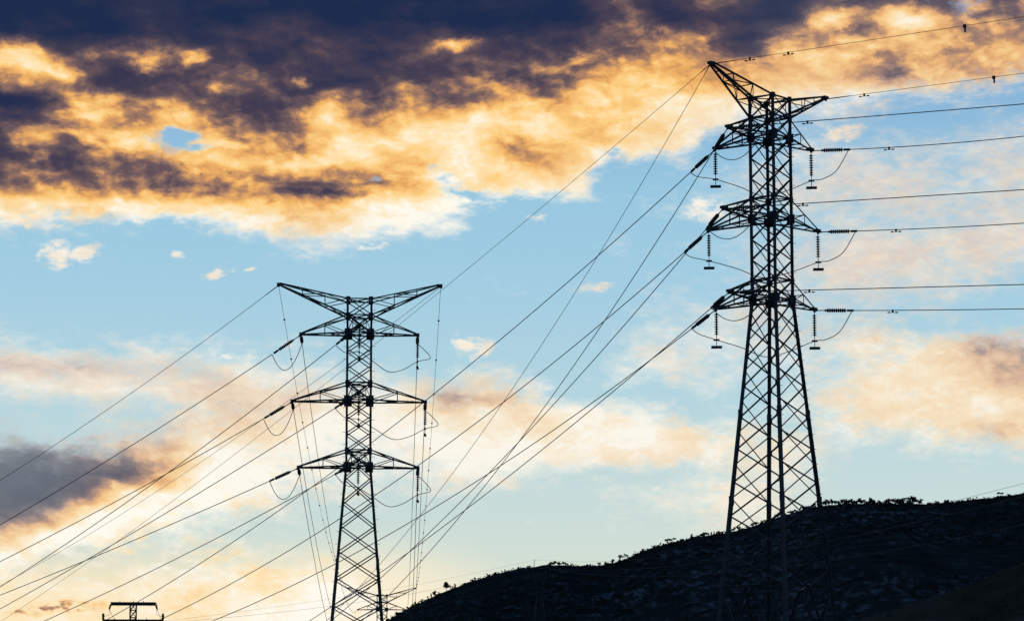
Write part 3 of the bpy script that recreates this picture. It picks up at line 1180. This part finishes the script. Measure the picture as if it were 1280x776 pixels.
at, tot = solve_wire(tipR[('A', 0)], (4, 776), 300, [(870, 83), (725, 216), (640, 290), (555, 358.5), (500, 407), (465, 435), (430.6, 462.5), (240, 609), (113, 696)], 1.3)
o = wire_thing('earth_wire', at, 0, tot, RE, 'long thin wire from the tall pylon peak crossing behind the square-on pylon', 'earth wires of the tall pylon', 70)
m_ = MB(); m_.rod(at(0), at(1.2), .03, .022, 6); m_.build('strain_clamp', M['fitting'], o)
at, tot = solve_wire(tipR[('A', 0)], (440, 741), 248, [(880, 78), (806, 218), (744, 326), (713, 376), (640, 487), (616, 521), (527.5, 641), (475, 707)], 1.3)
o = wire_thing('earth_wire', at, 0, tot, RE * 1.25, 'thin wire dropping steeply from the tall pylon peak, left of the steep conductors', 'earth wires of the tall pylon', 70)
m_ = MB(); m_.rod(at(0), at(1.0), .03, .022, 6); m_.build('strain_clamp', M['fitting'], o)

# hanging jumper strings and jumpers of the tall pylon
for lv in (1, 2, 3):
    axis = dir2(-10)
    hb = hanging_string(tipR[('B', lv)], dir2(-4), f'hanging insulator with weight below the {ORD[lv]} left arm of the tall pylon', 'hanging insulators of the tall pylon')
    hc = hanging_string(tipR[('C', lv)], dir2(-4), f'hanging insulator with weight below the {ORD[lv]} right arm of the tall pylon', 'hanging insulators of the tall pylon')
    ca, cl_ = ends[('C', lv)]; ba, bl = ends[('Bl', lv)]
    pc, pb = ca(cl_), ba(bl)
    m1, m2 = pc.lerp(hc, .34) + Vector((0, 0, -.62)), pc.lerp(hc, .72) + Vector((0, 0, -.42))
    k1 = pb.lerp(hb, .30) + Vector((0, 0, -.12))
    mid_ = hc.lerp(hb, .5) + Vector((0, 0, -.95)) 
    jumper([pc, m1, m2, hc, hc.lerp(mid_, .5) + Vector((0, 0, -.12)), mid_, mid_.lerp(hb, .5) + Vector((0, 0, .05)), hb, k1, pb],
           f'{ORD[lv]} long jumper cable swinging behind the tall pylon shaft between two weights', 'jumpers of the tall pylon')
    a1, l1 = ends[('A', lv)]; a2, l2 = ends[('Al', lv)]
    pts = loop_points(a2(l2), a1(l1), 1.15)
    jumper(pts, f'{ORD[lv]} drooping jumper loop left of the tall pylon shaft', 'jumpers of the tall pylon')

# --- square-on pylon: A points right in the picture, C left, B towards the viewer
lines = {
    ('C', 1): ([(341, 442), (240, 508.5), (51, 626)], (0, 655.5), 221),
    ('C', 2): ([(334.5, 520), (240, 574.5), (145, 626)], (0, 701.5), 221),
    ('C', 3): ([(337.6, 603), (248, 641), (113, 696)], (0, 744), 221),
    ('B', 1): ([(426, 423), (303, 521), (240, 569), (161, 626)], (0, 733), 232),
    ('B', 2): ([(400, 521), (240, 622), (113, 696)], (0, 760.7), 232),
    ('B', 3): ([(425, 590), (391, 608), (332.9, 640), (240, 687.5)], (54.5, 776), 230),
}
for (key, lv), (th, e, dist) in lines.items():
    p0 = tipL[(key, lv)]
    at, tot = solve_wire(p0, e, dist, th, 1.45)
    tension_string(at, f'insulator string sloping left from the {ORD[lv]} ' + ('left arm of the square-on pylon' if key == 'C' else 'front arm of the square-on pylon'),
                   'tension insulators on the square-on pylon')
    ends[('L' + key, lv)] = (at, 2.45)
    wire_thing('conductor', at, 2.45, tot, RC, f'{ORD[lv]} wire descending left ' + ('from the left arm tips of the square-on pylon' if key == 'C' else
               'from the front of the square-on pylon shaft'), 'conductors running left from the square-on pylon')
at, tot = solve_wire(tipL[('C', 0)], (0, 600), 226, [(330, 370), (305, 388), (240, 437.3), (180.6, 480)], 1.45)
o = wire_thing('earth_wire', at, 0, tot, RE * 1.3, 'upper left wire descending from the V-shaped left peak of the square-on pylon', 'earth wires of the square-on pylon')
m_ = MB(); m_.rod(at(0), at(1.3), .035, .025, 6); m_.build('strain_clamp', M['fitting'], o)
at, tot = solve_wire(tipL[('A', 0)], (0, 733), 300, [(536, 368), (492, 404), (431.4, 451), (371, 492), (321, 529), (240, 585), (178, 626), (47, 703)], 1.4)
o = wire_thing('earth_wire', at, 0, tot, RE, 'thin wire descending left from the right peak of the square-on pylon behind its shaft', 'earth wires of the square-on pylon')

# thin lines that run away from the square-on pylon to the distant one
away = {('C', 1): [(391, 520), (411, 641)], ('C', 2): [(369, 520), (390, 640)], ('C', 3): [(376.7, 597), (384, 640)],
        ('A', 1): [(518.4, 521), (514, 640)], ('A', 2): [(529, 539), (524.2, 640)], ('A', 3): [(519.4, 623), (518.6, 641)]}
side_word = {'C': 'left', 'A': 'right'}


def run_to(p0, p1, sag):
    h = p1 - p0
    S = Vector((h.x, h.y)).length

    def at(s):
        t = s / S
        q = p0.lerp(p1, t)
        return Vector((q.x, q.y, q.z - 4 * sag * t * (1 - t)))
    return at, S


for (key, lv), th in away.items():
    at, tot = run_to(tipL[(key, lv)], tipF[(key, lv)], 6.2)
    tension_string(at, f'end-on insulator string under the {ORD[lv]} {side_word[key]} arm of the square-on pylon', 'tension insulators on the square-on pylon')
    ends[('F' + key, lv)] = (at, 2.45)
    wire_thing('conductor', at, 2.45, tot, RC * .8, f'thin wire dropping from {ORD[lv]} {side_word[key]} square-on pylon arm to the distant pylon',
               'conductors between the square-on and the distant pylon')
for key in ('C', 'A'):
    at, tot = run_to(tipL[(key, 0)], tipF[(key, 0)], 4.5)
    o = wire_thing('earth_wire', at, 0, tot, RE, f'beaded thin wire dropping from the {side_word[key]} peak of the square-on pylon', 'earth wires of the square-on pylon')
    for s in np.arange(11, tot - 4, 14.5):
        ball(o, at(s), .075)

for lv in (1, 2, 3):
    ha = hanging_string(tipL[('A', lv)], dir2(88), f'hanging insulator with weight below the {ORD[lv]} right arm of the square-on pylon', 'hanging insulators of the square-on pylon')
    hb = hanging_string(tipL[('B', lv)], dir2(88), f'hanging insulator inside the square-on pylon shaft, below its {ORD[lv]} arms', 'hanging insulators of the square-on pylon')
    fa, fl = ends[('FA', lv)]; pb_at, pbl = ends[('LB', lv)]
    pa, pb = fa(fl), pb_at(pbl)
    out_ = Vector((.75, 1.2, -1.1))
    mid_ = ha.lerp(hb, .5) + Vector((0, 0, -1.0))
    jumper([pa, pa + Vector((.45, -.5, -.45)), ha + Vector((.85, .7, .35)), ha, ha.lerp(mid_, .5) + Vector((0, 0, -.2)), mid_, mid_.lerp(hb, .55), hb, hb.lerp(pb, .55) + Vector((0, 0, -.3)), pb],
           f'{ORD[lv]} slack jumper cable right of the square-on pylon shaft', 'jumpers of the square-on pylon')
    ca, cl_ = ends[('LC', lv)]; fc, fcl = ends[('FC', lv)]
    jumper(loop_points(ca(cl_), fc(fcl), 1.45), f'{ORD[lv]} U-shaped jumper loop under the left arm tip of the square-on pylon', 'jumpers of the square-on pylon')


# ------------------------------------------------------------------ small line mast, lower left
def line_mast():
    D = 210.0
    s = D / F_PX * 1.0
    p = spot(166.7, 753, D)
    g = float(ground_z(p.x, p.y))
    root = tag(empty('line_mast', (p.x, p.y, g), R(3.5)), 'small slim lattice mast with two flat crossbars, bottom left', 'mast')
    H = p.z - g
    mb = MB()
    h0, hb = .205, .55

    def hw(z):
        return h0 + (hb - h0) * max(0, (H - 1.6 - z)) / (H - 1.6)

    def cn(i, z):
        return Vector(((1, 1, -1, -1)[i] * hw(z), (-1, 1, 1, -1)[i] * hw(z), z))
    for i in range(4):
        l = MB(); l.angle(cn(i, H - 1.6), cn(i, H + .03), .075, ((1, 1, -1, -1)[i], 0, 0)); l.angle(cn(i, 0), cn(i, H - 1.6), .085, ((1, 1, -1, -1)[i], 0, 0))
        l.build('leg', M['steel_old'], root)
    z = H
    while z > .6:
        dz = .50 + .25 * (hw(z) - h0) / (hb - h0 + 1e-6)
        for i in range(4):
            j = (i + 1) % 4
            mb.angle(cn(i, z), cn(j, z - dz), .045); mb.angle(cn(j, z), cn(i, z - dz), .045); mb.angle(cn(i, z), cn(j, z), .045)
        z -= dz
    mb.build('lattice_bracing', M['steel_old'], root)
    for (zz_, half_l) in ((H, 1.52), (H - 1.17, 2.05)):
        b = MB()
        for y in (-.24, .24):
            for dz in (0, -.13):
                b.angle((-half_l, y * (1 if abs(y) else 1), zz_ + dz), (half_l, y, zz_ + dz), .07, (0, 0, 1))
            for k in np.linspace(-half_l, half_l, 13):
                b.angle((k, y, zz_), (k + half_l / 13, y, zz_ - .13), .035, (0, 1, 0))
        for k in np.linspace(-half_l, half_l, 7):
            b.angle((k, -.24, zz_), (k, .24, zz_), .05, (0, 0, 1))
        b.slab((0, 0, zz_ - .065), (half_l, 0, 0), (0, .02, 0), (0, 0, .055))
        for x in (-.6 * half_l, 0, .45 * half_l):
            b.rod((x, 0, zz_), (x, 0, zz_ + .17), .035, .015, 6)
        b.build('crossbar', M['steel_old'], root)
        for x in ((-half_l, half_l) if zz_ < H else ()):
            ins = MB(); ins.lathe((x * .985, 0, zz_ + .05), (x * .985, 0, zz_ + .45), [(0, .05), (.08, .11), (.14, .06), (.2, .12), (.27, .07), (.33, .10), (.40, .04)], 10)
            ins.build('post_insulator', M['glass'], root, True)
        for x in ((-half_l, half_l) if zz_ == H else ()):
            ins = MB(); ins.lathe((x * 1.0, 0, zz_ - .1), (x * 1.08, 0, zz_ - .5), [(0, .03), (.08, .08), (.14, .05), (.2, .08), (.26, .05), (.32, .07), (.38, .03)], 10)
            ins.build('end_insulator', M['glass'], root, True)
    mat4 = Matrix.Translation(root.location) @ Matrix.Rotation(R(3.5), 4, 'Z')
    for sgn, w in ((-1, 'left'), (1, 'right')):
        a = mat4 @ Vector((sgn * 1.62, 0, H - .45)); b = mat4 @ Vector((sgn * 2.02, 0, H - .75))
        jumper([a, a + Vector((sgn * -.05, 0, -.30)), a.lerp(b, .55) + Vector((sgn * .1, 0, -.28)), b + Vector((sgn * .02, 0, .1)), b], f'thin looped lead at the {w} end of the small mast', 'leads of the small mast', .011)
        at, tot = run_to(a, a + Vector((1.1 * (1 if sgn < 0 else 1.0) + (.5 if sgn > 0 else .9), 60, -9.0)), 1.5)
        wire_thing('conductor', at, 0, tot, .012, f'fine wire leaving the {w} end of the small mast downwards', 'wires of the small mast')


line_mast()


# ------------------------------------------------------------------ pylon on the far hillside and its wires
def hill_tower():
    D = 2250.0
    p = spot(674.5, 752, D)
    x, y = p.x, D
    zb_ = float(hill_z(x, y))
    root = tag(empty('transmission_tower', (x, y, zb_), R(8)), 'faint far-off pylon on the hillside, its peak poking above the ridge', 'pylon', 'lattice transmission towers')
    top = spot(670, 699, D).z - zb_
    s = D / F_PX
    waist = top * .56
    for i in range(4):
        sx, sy = (1, 1, -1, -1)[i], (-1, 1, 1, -1)[i]
        l = MB()
        l.angle((sx * 5.0, sy * 5.0, -2), (sx * 1.6, sy * 1.6, waist), .34, (sx, 0, 0))
        l.build('leg', M['steel'], root)
    for sx in (-1, 1):
        l = MB()
        for sy in (-1, 1):
            l.angle((sx * 1.6, sy * 1.6, waist), (sx * 4.6, sy * .8, top * .84), .3)
            l.angle((sx * 4.6, sy * .8, top * .84), (sx * 3.6, 0, top * (1 if sx < 0 else .93)), .3)
            l.angle((sx * 1.6, sy * 1.6, waist), (sx * 3.4, -sy * 1.1, top * .72), .18)
        l.build('upper_arm', M['steel'], root)
    b = MB()
    for k in range(6):
        z0, z1 = waist * k / 6, waist * (k + 1) / 6
        h0, h1 = 5 - 3.4 * k / 6, 5 - 3.4 * (k + 1) / 6
        for i in range(4):
            j = (i + 1) % 4
            P = lambda n, h, z: Vector(((1, 1, -1, -1)[n] * h, (-1, 1, 1, -1)[n] * h, z))
            b.angle(P(i, h0, z0), P(j, h1, z1), .17); b.angle(P(j, h0, z0), P(i, h1, z1), .17); b.angle(P(i, h1, z1), P(j, h1, z1), .17)
    b.build('lattice_bracing', M['steel'], root)
    c = MB()
    for dz in (0, 1.4):
        c.angle((-8.5, 0, top * .82 + dz * .6), (8.5, 0, top * .82 + dz * .6), .24)
    for k in range(-6, 7):
        c.angle((k * 1.35, 0, top * .82), (k * 1.35 + .7, 0, top * .82 + .84), .14)
    c.build('cross_arm', M['steel'], root)
    peak = Vector((x, y, zb_ + top))
    far = [([(760, 699), (880, 683), (1033, 658), (1152, 639)], (1280, 612), 900, .05, 'highest', Vector((-3.4, 0, 0))),
           ([(880, 696), (1036, 672), (1160, 651)], (1280, 628), 900, .08, 'middle', Vector((0, 0, -6))),
           ([(800, 722), (1036, 697), (1130, 684)], (1280, 657.5), 900, .08, 'lowest', Vector((6, 0, -6.5)))]
    for th, e, d, r, w, off in far:
        at, tot = solve_wire(peak + off, e, d, th, 1.3)
        wire_thing('conductor', at, 0, tot, r, f'{w} faint wire crossing the dark hillside to the right edge', 'wires across the hillside', 50)
    for th, e, d, r, w, off in (([(640, 706.6), (527, 727.7)], (240, 772), 1500, .045, 'upper', Vector((-3.4, 0, 0))),
                                ([(617, 724), (509, 741.7), (415, 755)], (240, 776), 1500, .06, 'lower', Vector((-8, 0, -6)))):
        at, tot = solve_wire(peak + off, e, d, th, 1.3)
        wire_thing('conductor', at, 0, tot, r, f'{w} faint wire running left from the far hillside pylon near the horizon', 'wires left of the hillside pylon', 50)


hill_tower()


# ------------------------------------------------------------------ trees on the skyline
def skyline_trees():
    rng = np.random.default_rng(23)
    protos = [tree_mesh(1, 5.0, 4.0, 'round'), tree_mesh(2, 5.5, 4.6, 'round'), tree_mesh(3, 6.2, 4.0, 'pine'), tree_mesh(4, 4.0, 4.6, 'wide'),
              tree_mesh(5, 6.0, 3.0, 'slim'), tree_mesh(6, 4.4, 5.2, 'wide'), tree_mesh(7, 3.4, 3.6, 'round'), tree_mesh(8, 5.2, 3.2, 'pine')]
    used = [False] * len(protos)

    def put(px, size, k=None, back=0.0, label=None, sink=0.0):
        k = int(rng.choice(8, p=[.2, .2, .14, .12, .04, .12, .1, .08])) if k is None else k
        y = RIDGE_D + back + rng.uniform(-3, 3)
        x = (px - 640) / F_PX * (y * math.cos(PITCH) + 200 * math.sin(PITCH))
        o = protos[k] if not used[k] else protos[k].copy()
        if used[k]:
            C.objects.link(o)
        used[k] = True
        o.location = (x, y, float(hill_z(x, y)) - .2 - sink)
        o.rotation_euler = (0, 0, rng.uniform(0, 6.28))
        s_ = size
        o.scale = (s_ * rng.uniform(.85, 1.2), s_ * rng.uniform(.85, 1.2), s_)
        tag(o, label or 'small dark tree in the broken row along the skyline of the hill', 'tree', 'skyline trees')
        return o
    # trees the photograph lets one pick out
    put(543, 1.0, 0, label='low dark bushy tree alone on the lower left slope of the skyline')
    put(558.5, 1.55, 1, label='roundest dark tree low on the left skyline, right of the bushy one')
    put(569, .75, 4, label='little upright tree on the left skyline, between two rounder ones')
    put(778.5, 1.3, 3, label='spreading tree in the dip of the skyline where the two hill backs meet')
    put(835, 1.0, 5, label='flat-topped tree on the skyline climbing to the right pylon, left of its twin')
    put(841, 1.15, 3, label='tallest flat-topped tree on the skyline left of the tall pylon')
    put(865, .8, 4, label='single upright shrub-like tree on the skyline just left of the tall pylon')
    put(1134, 1.35, 5, label='broad umbrella-shaped tree standing out right of the tall pylon')
    put(1253.5, .95, 3, label='solitary small tree on the bare ridge near the right edge')
    put(1264, .6, 6, label='solitary bush-like tree rightmost on the bare ridge')
    # belts of trees
    for a, b, n, s0, s1 in ((480, 545, 16, .35, .7), (575, 665, 22, .3, .6), (686, 708, 9, .5, .9), (745, 776, 5, .45, .75), (800, 870, 10, .25, .45),
                            (872, 912, 15, .5, .85), (912, 1030, 34, .4, .9), (1030, 1095, 28, .6, 1.2), (1095, 1155, 19, .7, 1.35), (1155, 1280, 10, .18, .32)):
        for i in range(n):
            px = a + (b - a) * (i + rng.uniform(.05, .95)) / n
            put(px, rng.uniform(s0, s1), back=rng.uniform(-10, 6), sink=rng.uniform(0, .5))


skyline_trees()
